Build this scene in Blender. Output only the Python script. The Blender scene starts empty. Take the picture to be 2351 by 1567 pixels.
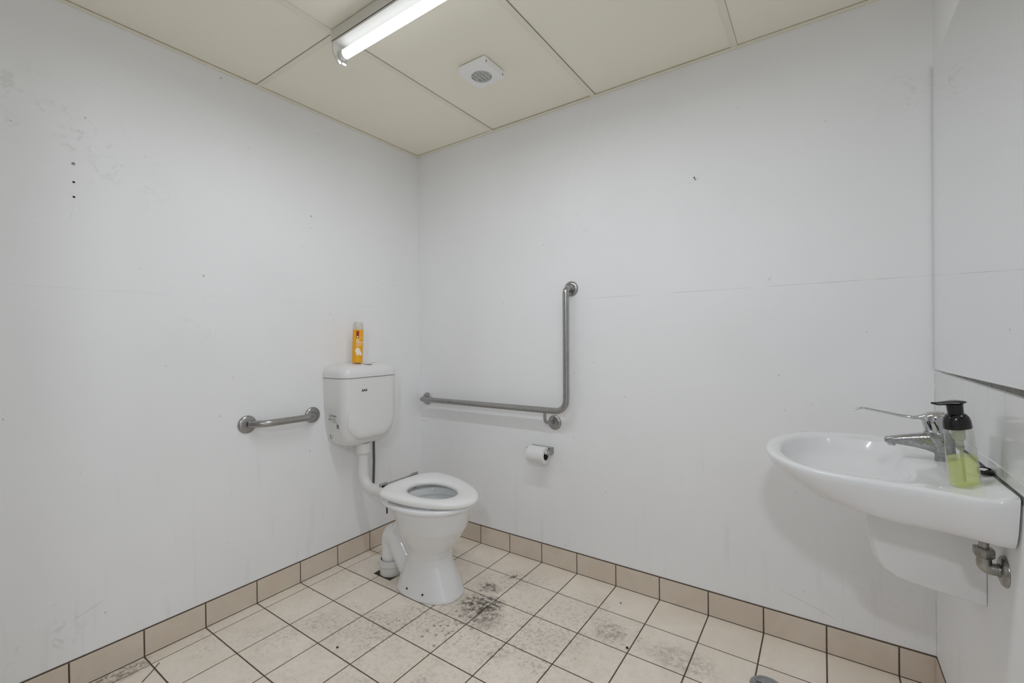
import bpy, bmesh, math, random
from mathutils import Vector, Matrix
random.seed(7)
PI = math.pi
SC = bpy.context.scene
C = SC.collection

# ------------------------------------------------------------------ camera, world, lights, exposure
W, H, DEPTH = 2.3765, 2.30, 2.32           # room: x 0..W, y 0..-DEPTH, z 0..H
cam = bpy.data.cameras.new('camera')
cam.sensor_width = 36.0
cam.lens = 36.0 * 1027.37 / 2351.0
cam.clip_start = 0.02
camo = bpy.data.objects.new('camera', cam)
C.objects.link(camo)
r = Vector((0.82226297, 0.56896269, -0.01284793))
u = Vector((0.00708255, 0.01234336, 0.99989873))
w = Vector((-0.56906366, 0.8222707, -0.00611978))
camo.matrix_world = Matrix(((r.x, u.x, -w.x, 2.07357), (r.y, u.y, -w.y, -1.98309), (r.z, u.z, -w.z, 1.16035), (0, 0, 0, 1)))
SC.camera = camo

wd = bpy.data.worlds.new('world')
SC.world = wd
wd.use_nodes = True
wd.node_tree.nodes['Background'].inputs[0].default_value = (0.93, 0.97, 1.03, 1)
wd.node_tree.nodes['Background'].inputs[1].default_value = 1.1

TUBE_POWER = 2.3
# unseen lamp added beyond the rear doorway to throw the basin's shadow
al = bpy.data.lights.new('added_rear_lamp', 'AREA')
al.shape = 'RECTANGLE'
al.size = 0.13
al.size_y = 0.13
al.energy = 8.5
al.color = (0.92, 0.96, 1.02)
alo = bpy.data.objects.new('added_rear_lamp', al)
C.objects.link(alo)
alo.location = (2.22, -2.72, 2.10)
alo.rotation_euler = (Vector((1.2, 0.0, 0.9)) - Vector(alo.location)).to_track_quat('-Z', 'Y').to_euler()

# the fluorescent tube's downward light (sits against the underside of the lit tube)
tl = bpy.data.lights.new('tube_light', 'AREA')
tl.shape = 'RECTANGLE'
tl.size = 1.16
tl.size_y = 0.026
tl.energy = 7.3
tl.color = (0.915, 0.955, 1.02)
tlo = bpy.data.objects.new('tube_light', tl)
C.objects.link(tlo)
tlo.location = (1.223, -0.962, H - 0.083 - 0.0172)

SC.view_settings.view_transform = 'Standard'
SC.view_settings.look = 'None'
SC.view_settings.gamma = 1.0
SC.view_settings.use_curve_mapping = False
SC.view_settings.exposure = -0.06
SC.cycles.max_bounces = 16
SC.cycles.diffuse_bounces = 12
SC.cycles.glossy_bounces = 6
SC.cycles.transmission_bounces = 8
SC.cycles.transparent_max_bounces = 12

# ------------------------------------------------------------------ materials
def srgb(r_, g_, b_):
    def f(c):
        c /= 255.0
        return c / 12.92 if c <= 0.04045 else ((c + 0.055) / 1.055) ** 2.4
    return (f(r_), f(g_), f(b_), 1.0)

def mat(name, col, rough=0.5, metal=0.0, noise=None, bump=None, coat=0.0):
    """noise=(scale, amount, stretch) slight mottling; bump=(scale, strength)"""
    m = bpy.data.materials.new(name)
    m.use_nodes = True
    nt = m.node_tree
    b = nt.nodes['Principled BSDF']
    b.inputs['Base Color'].default_value = col
    b.inputs['Roughness'].default_value = rough
    b.inputs['Metallic'].default_value = metal
    if coat:
        b.inputs['Coat Weight'].default_value = coat
        b.inputs['Coat Roughness'].default_value = 0.05
    geo = nt.nodes.new('ShaderNodeNewGeometry')
    if noise:
        n = nt.nodes.new('ShaderNodeTexNoise')
        n.inputs['Scale'].default_value = noise[0]
        n.inputs['Detail'].default_value = 5
        mp = nt.nodes.new('ShaderNodeMapping')
        mp.inputs['Scale'].default_value = noise[2] if len(noise) > 2 else (1, 1, 1)
        nt.links.new(geo.outputs['Position'], mp.inputs[0])
        nt.links.new(mp.outputs[0], n.inputs['Vector'])
        mx = nt.nodes.new('ShaderNodeMix')
        mx.data_type = 'RGBA'
        k = 1.0 - noise[1]
        mx.inputs[6].default_value = col
        mx.inputs[7].default_value = (col[0] * k, col[1] * k, col[2] * k, 1)
        rp = nt.nodes.new('ShaderNodeMapRange')
        rp.inputs[1].default_value = 0.35
        rp.inputs[2].default_value = 0.7
        nt.links.new(n.outputs[0], rp.inputs[0])
        nt.links.new(rp.outputs[0], mx.inputs[0])
        nt.links.new(mx.outputs[2], b.inputs['Base Color'])
    if bump:
        n2 = nt.nodes.new('ShaderNodeTexNoise')
        n2.inputs['Scale'].default_value = bump[0]
        nt.links.new(geo.outputs['Position'], n2.inputs['Vector'])
        bp = nt.nodes.new('ShaderNodeBump')
        bp.inputs['Strength'].default_value = bump[1]
        bp.inputs['Distance'].default_value = 0.002
        nt.links.new(n2.outputs[0], bp.inputs['Height'])
        nt.links.new(bp.outputs[0], b.inputs['Normal'])
    return m

class NT:
    """small helper for node maths"""
    def __init__(s, m):
        s.nt = m.node_tree
        g = s.nt.nodes.new('ShaderNodeNewGeometry')
        s.pos = g.outputs['Position']
        sp = s.nt.nodes.new('ShaderNodeSeparateXYZ')
        s.link(s.pos, sp.inputs[0])
        s.x, s.y, s.z = sp.outputs
    def link(s, a, b): s.nt.links.new(a, b)
    def m(s, op, a, b=None, c=None, clamp=False):
        n = s.nt.nodes.new('ShaderNodeMath')
        n.operation = op
        n.use_clamp = clamp
        for i, v in enumerate((a, b, c)):
            if v is None: continue
            if isinstance(v, (int, float)): n.inputs[i].default_value = v
            else: s.link(v, n.inputs[i])
        return n.outputs[0]
    def rng(s, v, a, b, c=0.0, d=1.0):
        n = s.nt.nodes.new('ShaderNodeMapRange')
        n.interpolation_type = 'SMOOTHSTEP'
        s.link(v, n.inputs[0])
        for i, q in enumerate((a, b, c, d)): n.inputs[i + 1].default_value = q
        return n.outputs[0]
    def noise(s, scale, detail=4, stretch=(1, 1, 1), rough=0.5, dist=0.0, off=(0, 0, 0)):
        mp = s.nt.nodes.new('ShaderNodeMapping')
        mp.inputs['Scale'].default_value = stretch
        mp.inputs['Location'].default_value = off
        s.link(s.pos, mp.inputs[0])
        n = s.nt.nodes.new('ShaderNodeTexNoise')
        n.inputs['Scale'].default_value = scale
        n.inputs['Detail'].default_value = detail
        n.inputs['Roughness'].default_value = rough
        n.inputs['Distortion'].default_value = dist
        s.link(mp.outputs[0], n.inputs['Vector'])
        return n.outputs[0]
    def blob(s, cx, cy, cz, rad, axes='xyz', sx=1.0, sy=1.0):
        t = None
        for ax, cc, k in (('x', cx, sx), ('y', cy, sy), ('z', cz, 1.0)):
            if ax not in axes: continue
            d = s.m('MULTIPLY', s.m('SUBTRACT', getattr(s, ax), cc), k)
            d = s.m('MULTIPLY', d, d)
            t = d if t is None else s.m('ADD', t, d)
        d = s.m('SQRT', t)
        return s.rng(d, rad, 0.0)
    def mix(s, f, a, b):
        n = s.nt.nodes.new('ShaderNodeMix')
        n.data_type = 'RGBA'
        for i, v in ((0, f), (6, a), (7, b)):
            if isinstance(v, (int, float, tuple)): n.inputs[i].default_value = v
            else: s.link(v, n.inputs[i])
        return n.outputs[2]

def wall_material(name, marks, cracks):
    m = mat(name, (0.80, 0.80, 0.805, 1), 0.55)
    t = NT(m)
    b = m.node_tree.nodes['Principled BSDF']
    base = t.mix(t.rng(t.noise(1.6, 3), 0.35, 0.7), (0.875, 0.88, 0.89, 1), (0.845, 0.85, 0.86, 1))
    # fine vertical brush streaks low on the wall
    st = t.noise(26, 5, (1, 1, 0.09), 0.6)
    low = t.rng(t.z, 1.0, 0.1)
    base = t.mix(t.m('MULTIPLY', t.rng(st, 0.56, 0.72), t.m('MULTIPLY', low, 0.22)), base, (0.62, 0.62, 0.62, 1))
    # sparse specks and scuffs
    sp = t.rng(t.noise(38, 2, (1, 1, 1), 0.5), 0.745, 0.775)
    base = t.mix(t.m('MULTIPLY', sp, 0.5), base, (0.35, 0.34, 0.33, 1))
    sc = t.rng(t.noise(17, 6, (1, 1, 1), 0.75, 1.5), 0.56, 0.64)
    for (cx, cy, cz, rad, k) in marks:
        msk = t.m('MULTIPLY', t.blob(cx, cy, cz, rad), sc)
        base = t.mix(t.m('MULTIPLY', msk, k * 0.5), base, (0.50, 0.49, 0.475, 1))
    for f in cracks:
        base = f(t, base)
    t.link(base, b.inputs['Base Color'])
    n2 = t.noise(60, 3)
    bp = m.node_tree.nodes.new('ShaderNodeBump')
    bp.inputs['Strength'].default_value = 0.05
    bp.inputs['Distance'].default_value = 0.004
    t.link(n2, bp.inputs['Height'])
    t.link(bp.outputs[0], b.inputs['Normal'])
    return m

def hline(z0, xa, k, col=(0.42, 0.41, 0.40, 1), axis='x', wob=0.003, wid=0.0016):
    def f(t, base):
        wz = t.m('MULTIPLY', t.m('SUBTRACT', t.noise(3.0, 3), 0.5), wob)
        d = t.m('ABSOLUTE', t.m('SUBTRACT', t.m('ADD', t.z, wz), z0))
        ln = t.rng(d, wid, wid * 0.3)
        if axis == 'x': ln = t.m('MULTIPLY', ln, t.rng(t.x, xa, xa + 0.35))
        br = t.rng(t.noise(4.5, 4), 0.38, 0.55)
        return t.mix(t.m('MULTIPLY', t.m('MULTIPLY', ln, br), k), base, col)
    return f

def seg(x0, z0, x1, z1, k, col, wid=0.003, ax='x'):
    """a scratch or painted-over drip as a line segment on a wall"""
    L = math.hypot(x1 - x0, z1 - z0)
    ux, uz = (x1 - x0) / L, (z1 - z0) / L
    def f(t, base):
        h = t.x if ax == 'x' else t.y
        a = t.m('SUBTRACT', h, x0)
        b_ = t.m('SUBTRACT', t.z, z0)
        along = t.m('ADD', t.m('MULTIPLY', a, ux), t.m('MULTIPLY', b_, uz))
        perp = t.m('SUBTRACT', t.m('MULTIPLY', a, uz), t.m('MULTIPLY', b_, ux))
        wv = t.m('MULTIPLY', t.m('SUBTRACT', t.noise(9, 2), 0.5), 0.01)
        d = t.m('ABSOLUTE', t.m('ADD', perp, wv))
        ln = t.m('MULTIPLY', t.rng(d, wid, wid * 0.3), t.m('MULTIPLY', t.rng(along, 0.0, 0.01), t.rng(along, L, L * 0.6)))
        return t.mix(t.m('MULTIPLY', ln, k), base, col)
    return f

M = {}
dk = (0.33, 0.32, 0.31, 1)
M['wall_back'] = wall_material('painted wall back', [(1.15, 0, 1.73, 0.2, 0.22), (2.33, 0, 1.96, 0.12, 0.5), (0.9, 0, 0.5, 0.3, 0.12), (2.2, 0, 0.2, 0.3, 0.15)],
    [hline(1.349, 1.0, 0.45), seg(1.184, 2.27, 1.014, 1.80, 0.8, (0.9, 0.9, 0.91, 1), 0.006),
     seg(1.93, 0.19, 2.16, 0.115, 0.28, dk, 0.002), seg(2.16, 0.115, 2.26, 0.05, 0.2, dk, 0.002), seg(0.0, 0.66, 0.05, 0.655, 0.4, dk, 0.002)])
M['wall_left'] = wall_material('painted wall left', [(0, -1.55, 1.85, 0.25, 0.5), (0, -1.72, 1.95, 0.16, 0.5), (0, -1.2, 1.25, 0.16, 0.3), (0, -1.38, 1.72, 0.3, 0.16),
     (0, -0.98, 0.88, 0.09, 0.4), (0, -1.66, 0.2, 0.14, 0.6), (0, -1.3, 0.3, 0.3, 0.15)],
    [hline(1.349, 0, 0.14, axis='y'), seg(-1.575, 1.64, -1.59, 1.55, 0.12, dk, 0.0015, 'y'), seg(-1.60, 0.235, -1.50, 0.27, 0.3, dk, 0.0022, 'y')])
M['wall_right'] = wall_material('painted wall right', [(W, -0.35, 0.3, 0.25, 0.25)], [seg(-0.16, 0.47, -0.2, 0.37, 0.35, dk, 0.003, 'y')])
M['wall_plain'] = mat('painted wall plain', (0.87, 0.875, 0.885, 1), 0.6, noise=(2, 0.04))

def tile_material(name, light, dark, dirt):
    m = mat(name, light, 0.42)
    t = NT(m)
    b = m.node_tree.nodes['Principled BSDF']
    oi = m.node_tree.nodes.new('ShaderNodeObjectInfo')
    base = t.mix(t.rng(t.noise(7, 5, (1, 1, 1), 0.6, 0.6), 0.3, 0.72), light, dark)
    k = t.m('MULTIPLY', oi.outputs['Random'], 0.30)
    base = t.mix(k, base, (dark[0] * 0.93, dark[1] * 0.93, dark[2] * 0.93, 1))
    if dirt:
        fine = t.rng(t.noise(60, 9, (1, 1, 1), 0.85), 0.50, 0.58)
        broad = t.rng(t.noise(3.4, 3, (1, 1, 1), 0.5, 0.0, (3, 1, 0)), 0.46, 0.66)
        mid = t.rng(t.noise(16, 5, (1, 1, 1), 0.6, 1.0), 0.48, 0.64)
        centre = t.blob(0.95, -0.85, 0, 1.15, 'xy', 0.8, 1.0)
        grey = t.m('MULTIPLY', t.m('MULTIPLY', centre, t.m('ADD', t.m('MULTIPLY', mid, 0.6), t.m('MULTIPLY', broad, 0.5))), 0.22)
        base = t.mix(grey, base, (0.30, 0.275, 0.25, 1))
        base = t.mix(t.m('MULTIPLY', t.m('MULTIPLY', t.m('MULTIPLY', fine, t.m('ADD', 0.35, broad)), centre), 0.55), base, (0.17, 0.14, 0.11, 1))
        # heavier stain patches: (x, y, radius, stretch x, stretch y, strength)
        heavy = t.rng(t.noise(42, 8, (1, 1, 1), 0.85), 0.44, 0.56)
        dots = t.rng(t.noise(50, 5, (1, 1, 1), 0.7), 0.54, 0.62)
        for (cx, cy, rad, sx, sy, k) in [(0.87, -0.44, 0.085, 1.0, 1.0, 1.0), (0.835, -0.47, 0.135, 1.0, 1.3, 1.0), (0.79, -0.335, 0.075, 0.9, 1.4, 0.85), (0.90, -0.53, 0.12, 1, 1, 0.5),
                                         (0.04, -1.50, 0.09, 1.5, 0.6, 0.7), (1.38, -0.33, 0.10, 1, 1.2, 0.45), (1.65, -0.33, 0.13, 0.7, 1.3, 0.35), (0.86, -0.21, 0.12, 1, 1, 0.25)]:
            bl = t.m('MULTIPLY', t.blob(cx, cy, 0, rad, 'xy', sx, sy), 1.7, clamp=True)
            base = t.mix(t.m('MULTIPLY', t.m('MULTIPLY', bl, heavy), k), base, (0.075, 0.058, 0.042, 1))
        for (cx, cy, rad, k) in [(0.87, -0.62, 0.22, 0.8), (1.1, -0.45, 0.3, 0.4), (1.42, -0.32, 0.16, 0.5), (0.8, -0.3, 0.2, 0.4)]:
            bl = t.blob(cx, cy, 0, rad, 'xy')
            base = t.mix(t.m('MULTIPLY', t.m('MULTIPLY', bl, dots), k), base, (0.15, 0.13, 0.11, 1))
        # single round mould spots
        wob = t.m('MULTIPLY', t.m('SUBTRACT', t.noise(140, 4, (1, 1, 1), 0.7), 0.5), 0.010)
        for (cx, cy, rad) in [(0.771, -0.72, 0.0075), (0.779, -0.757, 0.0075), (0.772, -0.683, 0.0075), (0.792, -0.669, 0.006), (0.818, -0.652, 0.0075), (0.853, -0.684, 0.0067), (0.855, -0.769, 0.0075), (0.888, -0.568, 0.0083), (0.914, -0.53, 0.009), (0.938, -0.514, 0.0075), (0.815, -0.578, 0.0083), (0.782, -0.561, 0.0067), (0.818, -0.72, 0.0067), (0.851, -0.701, 0.0045), (0.766, -0.501, 0.009), (0.801, -0.534, 0.006), (0.776, -0.321, 0.012), (0.77, -0.379, 0.009), (0.797, -0.307, 0.006), (0.823, -0.689, 0.0052), (0.873, -0.514, 0.006), (0.954, -0.478, 0.0045), (0.858, -0.559, 0.006)]:
            dx, dy = t.m('SUBTRACT', t.x, cx), t.m('SUBTRACT', t.y, cy)
            dd = t.m('ADD', t.m('SQRT', t.m('ADD', t.m('MULTIPLY', dx, dx), t.m('MULTIPLY', dy, dy))), wob)
            base = t.mix(t.m('MULTIPLY', t.rng(dd, rad * 1.25, rad * 0.5), 0.62), base, (0.13, 0.105, 0.08, 1))
        sp = t.rng(t.noise(55, 2, (1, 1, 1), 0.5, 0, (9, 4, 0)), 0.735, 0.76)
        base = t.mix(t.m('MULTIPLY', sp, 0.8), base, (0.05, 0.045, 0.04, 1))
    t.link(base, b.inputs['Base Color'])
    t.link(t.rng(t.noise(9, 3), 0.3, 0.7, 0.35, 0.55), b.inputs['Roughness'])
    return m
M['wall_dark'] = mat('front wall greyed to cut bounce', (0.50, 0.50, 0.50, 1), 0.6, noise=(2, 0.06))  # unseen front wall set grey so less light bounces onto the basin
M['tile'] = tile_material('beige floor tile', srgb(243, 234, 222), srgb(235, 224, 210), True)
M['skirt'] = tile_material('beige skirting tile', srgb(216, 205, 190), srgb(208, 195, 179), False)
M['grout'] = mat('dark grout', srgb(100, 86, 74), 0.85, noise=(60, 0.35))
M['ceil'] = mat('cream ceiling panel', srgb(246, 242, 226), 0.6, noise=(2.0, 0.03))
M['tbar'] = mat('cream ceiling grid', srgb(239, 234, 218), 0.5, noise=(5, 0.02))
M['gap'] = mat('dark gap', srgb(52, 48, 42), 0.9, noise=(30, 0.2))
M['gap_soft'] = mat('shadow gap', srgb(120, 112, 98), 0.9, noise=(6, 0.5))
M['ceramic'] = mat('white vitreous ceramic', srgb(232, 233, 234), 0.13, noise=(9, 0.015), coat=0.3)
M['plastic'] = mat('white gloss plastic', srgb(228, 228, 227), 0.22, noise=(9, 0.015))
M['seat'] = mat('white seat plastic', srgb(236, 236, 235), 0.25, noise=(9, 0.01))
M['pvc'] = mat('white pipe plastic', srgb(226, 226, 224), 0.32, noise=(12, 0.03))
M['pvc_dirty'] = mat('stained white pipe plastic', srgb(226, 226, 223), 0.35, noise=(25, 0.10))
M['steel'] = mat('brushed stainless steel', srgb(172, 171, 169), 0.30, 1.0, noise=(60, 0.14))
M['chrome'] = mat('chrome', srgb(205, 205, 207), 0.08, 1.0, noise=(70, 0.12))
M['chrome_worn'] = mat('worn chrome', srgb(186, 186, 186), 0.16, 1.0, noise=(220, 0.4), bump=(300, 0.15))
M['mirror'] = mat('mirror glass', (0.93, 0.935, 0.935, 1), 0.0, 1.0)
M['dark'] = mat('dark rubber', srgb(30, 29, 28), 0.5, noise=(30, 0.2))
M['black'] = mat('black gloss plastic', srgb(22, 21, 22), 0.18, noise=(30, 0.1))
M['hose'] = mat('grey braided hose', srgb(110, 110, 110), 0.4, 0.6, noise=(400, 0.4))
M['paper'] = mat('white tissue paper', srgb(232, 232, 232), 0.95, noise=(120, 0.04), bump=(250, 0.3))
M['card'] = mat('dark cardboard core', srgb(70, 66, 60), 0.9, noise=(60, 0.2))
M['yellow'] = mat('yellow printed can', srgb(238, 172, 4), 0.35, noise=(20, 0.04))
M['cap'] = mat('translucent cap', srgb(214, 208, 200), 0.3, noise=(30, 0.05))
M['red'] = mat('dark red print', srgb(150, 16, 10), 0.4, noise=(40, 0.05))
M['white_print'] = mat('white print', srgb(250, 235, 215), 0.5, noise=(40, 0.03))
M['ink'] = mat('black print', srgb(45, 45, 45), 0.6, noise=(40, 0.05))
M['ink_grey'] = mat('grey print', srgb(105, 105, 105), 0.6, noise=(40, 0.05))
M['sticker'] = mat('clear sticker', srgb(222, 222, 220), 0.3, noise=(40, 0.03))
M['white_tile'] = mat('white glazed wall tile', srgb(222, 223, 223), 0.12, noise=(5, 0.02))
M['white_grout'] = mat('white grout', srgb(238, 238, 236), 0.8, noise=(30, 0.05))
M['enamel'] = mat('white enamel batten', srgb(222, 220, 212), 0.35, noise=(6, 0.02))
M['brass'] = mat('worn plated brass', srgb(172, 170, 165), 0.26, 1.0, noise=(90, 0.35))
M['grate'] = mat('grey plastic grate', srgb(150, 152, 155), 0.4, noise=(60, 0.15))
M['louvre'] = mat('dusty white louvre', srgb(222, 222, 218), 0.5, noise=(120, 0.3))
M['crumb'] = mat('brown crumb', srgb(80, 66, 50), 0.9, noise=(90, 0.3))
M['seal'] = mat('grimy sealant', srgb(120, 118, 112), 0.7, noise=(40, 0.4))

def emit_mat(name, col, s):
    m = bpy.data.materials.new(name)
    m.use_nodes = True
    nt = m.node_tree
    nt.nodes.remove(nt.nodes['Principled BSDF'])
    e = nt.nodes.new('ShaderNodeEmission')
    e.inputs[0].default_value = col
    e.inputs[1].default_value = s
    nt.links.new(e.outputs[0], nt.nodes['Material Output'].inputs[0])
    return m
M['tube'] = emit_mat('lit fluorescent tube', (0.915, 0.955, 1.02, 1), TUBE_POWER)

def clear_mat(name, tint, diffcol=None, dk_=0.0, ior=1.45, rim=0.0):
    m = bpy.data.materials.new(name)
    m.use_nodes = True
    nt = m.node_tree
    nt.nodes.remove(nt.nodes['Principled BSDF'])
    tr = nt.nodes.new('ShaderNodeBsdfTransparent')
    tr.inputs[0].default_value = tint
    gl = nt.nodes.new('ShaderNodeBsdfGlossy')
    gl.inputs['Roughness'].default_value = 0.04
    fr = nt.nodes.new('ShaderNodeFresnel')
    fr.inputs[0].default_value = ior
    mx = nt.nodes.new('ShaderNodeMixShader')
    g = nt.nodes.new('ShaderNodeNewGeometry')
    iv = nt.nodes.new('ShaderNodeMath'); iv.operation = 'SUBTRACT'; iv.inputs[0].default_value = 1.0
    ml = nt.nodes.new('ShaderNodeMath'); ml.operation = 'MULTIPLY'
    nt.links.new(g.outputs['Backfacing'], iv.inputs[1]); nt.links.new(iv.outputs[0], ml.inputs[0]); nt.links.new(fr.outputs[0], ml.inputs[1])
    nt.links.new(ml.outputs[0], mx.inputs[0])
    src = tr.outputs[0]
    if diffcol:
        df = nt.nodes.new('ShaderNodeBsdfTranslucent')
        df.inputs[0].default_value = diffcol
        d2 = nt.nodes.new('ShaderNodeBsdfDiffuse')
        d2.inputs[0].default_value = diffcol
        m1 = nt.nodes.new('ShaderNodeMixShader')
        m1.inputs[0].default_value = 0.5
        nt.links.new(df.outputs[0], m1.inputs[1]); nt.links.new(d2.outputs[0], m1.inputs[2])
        m2 = nt.nodes.new('ShaderNodeMixShader')
        m2.inputs[0].default_value = dk_
        nt.links.new(tr.outputs[0], m2.inputs[1]); nt.links.new(m1.outputs[0], m2.inputs[2])
        src = m2.outputs[0]
    if rim:
        lw = nt.nodes.new('ShaderNodeLayerWeight'); lw.inputs[0].default_value = 0.5
        pw = nt.nodes.new('ShaderNodeMath'); pw.operation = 'POWER'; pw.inputs[1].default_value = 3.0
        pm = nt.nodes.new('ShaderNodeMath'); pm.operation = 'MULTIPLY'; pm.inputs[1].default_value = rim
        d3 = nt.nodes.new('ShaderNodeBsdfDiffuse'); d3.inputs[0].default_value = srgb(236, 238, 230)  # white put into the edges for their bright reflected outline
        m3 = nt.nodes.new('ShaderNodeMixShader')
        nt.links.new(lw.outputs['Facing'], pw.inputs[0]); nt.links.new(pw.outputs[0], pm.inputs[0]); nt.links.new(pm.outputs[0], m3.inputs[0])
        nt.links.new(src, m3.inputs[1]); nt.links.new(d3.outputs[0], m3.inputs[2])
        src = m3.outputs[0]
    nt.links.new(src, mx.inputs[1])
    nt.links.new(gl.outputs[0], mx.inputs[2])
    nt.links.new(mx.outputs[0], nt.nodes['Material Output'].inputs[0])
    return m
M['clear'] = clear_mat('clear plastic', (0.94, 0.945, 0.93, 1), ior=1.7, rim=0.8)
M['soap'] = clear_mat('green liquid soap', (0.975, 0.99, 0.76, 1), srgb(238, 248, 160), 0.28, 1.33, 0.25)
M['milky'] = clear_mat('milky pump plastic', (0.8, 0.82, 0.75, 1), srgb(222, 226, 205), 0.55)

# ------------------------------------------------------------------ mesh helpers
def link_mesh(name, verts, faces, m, parent=None, smooth=False, origin=None):
    o_ = Vector(origin) if origin is not None else Vector((0, 0, 0))
    me = bpy.data.meshes.new(name)
    me.from_pydata([tuple(Vector(v) - o_) for v in verts], [], faces)
    me.update()
    bm = bmesh.new()
    bm.from_mesh(me)
    bmesh.ops.recalc_face_normals(bm, faces=bm.faces)
    bm.to_mesh(me)
    bm.free()
    if m is not None: me.materials.append(m)
    if smooth:
        me.polygons.foreach_set('use_smooth', [True] * len(me.polygons))
    ob = bpy.data.objects.new(name, me)
    C.objects.link(ob)
    ob.location = o_
    if parent is not None: adopt(ob, parent)
    return ob

def world_loc(o):
    l = Matrix.Identity(4)
    while o is not None:
        l = (o.matrix_parent_inverse @ o.matrix_basis if o.parent else o.matrix_basis) @ l
        o = o.parent
    return l

def adopt(ob, parent):
    ob.parent = parent
    ob.matrix_parent_inverse = world_loc(parent).inverted()

def sharp(ob, ang=35):
    """smooth shading with sharp edges kept"""
    me = ob.data
    me.polygons.foreach_set('use_smooth', [True] * len(me.polygons))
    bm = bmesh.new(); bm.from_mesh(me)
    for e in bm.edges:
        if len(e.link_faces) == 2 and e.calc_face_angle(0) > math.radians(ang): e.smooth = False
    bm.to_mesh(me); bm.free()
    return ob

def bevel(ob, wdt, seg_=2, ang=40):
    md = ob.modifiers.new('bevel', 'BEVEL')
    md.width = wdt; md.segments = seg_; md.limit_method = 'ANGLE'; md.angle_limit = math.radians(ang)
    ob.data.polygons.foreach_set('use_smooth', [True] * len(ob.data.polygons))
    md.harden_normals = False
    wn = ob.modifiers.new('wn', 'WEIGHTED_NORMAL')
    wn.keep_sharp = True
    return ob

def boxvf(x0, x1, y0, y1, z0, z1):
    v = [(x0, y0, z0), (x1, y0, z0), (x1, y1, z0), (x0, y1, z0), (x0, y0, z1), (x1, y0, z1), (x1, y1, z1), (x0, y1, z1)]
    f = [(0, 3, 2, 1), (4, 5, 6, 7), (0, 1, 5, 4), (1, 2, 6, 5), (2, 3, 7, 6), (3, 0, 4, 7)]
    return v, f

def merge(parts):
    V, F = [], []
    for v, f in parts:
        k = len(V)
        V += list(v)
        F += [tuple(i + k for i in q) for q in f]
    return V, F

def box(name, b, m, parent=None, bev=0, origin=None):
    v, f = boxvf(*b)
    if origin is None and parent is None:
        origin = ((b[0] + b[1]) / 2, (b[2] + b[3]) / 2, b[4])
    ob = link_mesh(name, v, f, m, parent, origin=origin)
    if bev: bevel(ob, bev)
    return ob

def loft(rings, cap0=True, cap1=True, closed=True):
    V, F = [], []
    n = len(rings[0])
    for rg in rings: V += [tuple(p) for p in rg]
    for i in range(len(rings) - 1):
        for j in range(n if closed else n - 1):
            a, b = i * n + j, i * n + (j + 1) % n
            F.append((a, b, b + n, a + n))
    if cap0: F.append(tuple(reversed(range(n))))
    if cap1: F.append(tuple(range((len(rings) - 1) * n, len(rings) * n)))
    return V, F

def tube(path, rad, n=20, cap=True, squash=None):
    pts = [Vector(p) for p in path]
    rr = rad if isinstance(rad, (list, tuple)) else [rad] * len(pts)
    t0 = (pts[1] - pts[0]).normalized()
    up = Vector((0, 0, 1)) if abs(t0.z) < 0.9 else Vector((0, 1, 0))
    s = t0.cross(up).normalized()
    rings = []
    for i, p in enumerate(pts):
        t = (pts[min(i + 1, len(pts) - 1)] - pts[max(i - 1, 0)]).normalized()
        s = (s - t * s.dot(t)).normalized()
        q = t.cross(s)
        k = 1.0 if squash is None else squash
        rings.append([p + (s * math.cos(a) + q * (math.sin(a) * k)) * rr[i] for a in [2 * PI * j / n for j in range(n)]])
    return loft(rings, cap, cap)

def fillet(points, rads, n=8):
    pts = [Vector(p) for p in points]
    out = [pts[0]]
    for i in range(1, len(pts) - 1):
        a = (pts[i - 1] - pts[i]); b = (pts[i + 1] - pts[i])
        la, lb = a.length, b.length
        a.normalize(); b.normalize()
        ang = a.angle(b)
        R = rads if isinstance(rads, (int, float)) else rads[i - 1]
        d = min(R / math.tan(ang / 2), la * 0.49, lb * 0.49)
        p0, p1 = pts[i] + a * d, pts[i] + b * d
        for k in range(n + 1):
            t = k / n
            # circular-ish quadratic with rational weight
            wq = math.sin(ang / 2)
            num = p0 * (1 - t) ** 2 + pts[i] * (2 * t * (1 - t) * wq) + p1 * t ** 2
            out.append(num / ((1 - t) ** 2 + 2 * t * (1 - t) * wq + t ** 2))
    out.append(pts[-1])
    return out

def lathe(profile, o_, d, n=32, cap0=True, cap1=True):
    """profile: (distance along d, radius)"""
    o_, d = Vector(o_), Vector(d).normalized()
    up = Vector((0, 0, 1)) if abs(d.z) < 0.9 else Vector((1, 0, 0))
    s = d.cross(up).normalized(); q = d.cross(s)
    rings = [[o_ + d * h + (s * math.cos(2 * PI * j / n) + q * math.sin(2 * PI * j / n)) * rr for j in range(n)] for h, rr in profile]
    return loft(rings, cap0, cap1)

def put(name, vf, m, parent=None, smooth=True, ang=40, origin=None):
    ob = link_mesh(name, vf[0], vf[1], m, parent, origin=origin)
    if smooth: sharp(ob, ang)
    return ob

def thing(name, label, cat, loc, group=None):
    o = bpy.data.objects.new(name, None)
    o.empty_display_size = 0.05
    C.objects.link(o)
    o.location = loc
    tag(o, label, cat, group)
    return o

def tag(o, label=None, cat=None, group=None, kind=None):
    if label: o['label'] = label
    if cat: o['category'] = cat
    if group: o['group'] = group
    if kind: o['kind'] = kind
    return o

def struct(name, b, m, label=None):
    ob = box(name, b, m)
    ob['kind'] = 'structure'
    return ob

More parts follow.
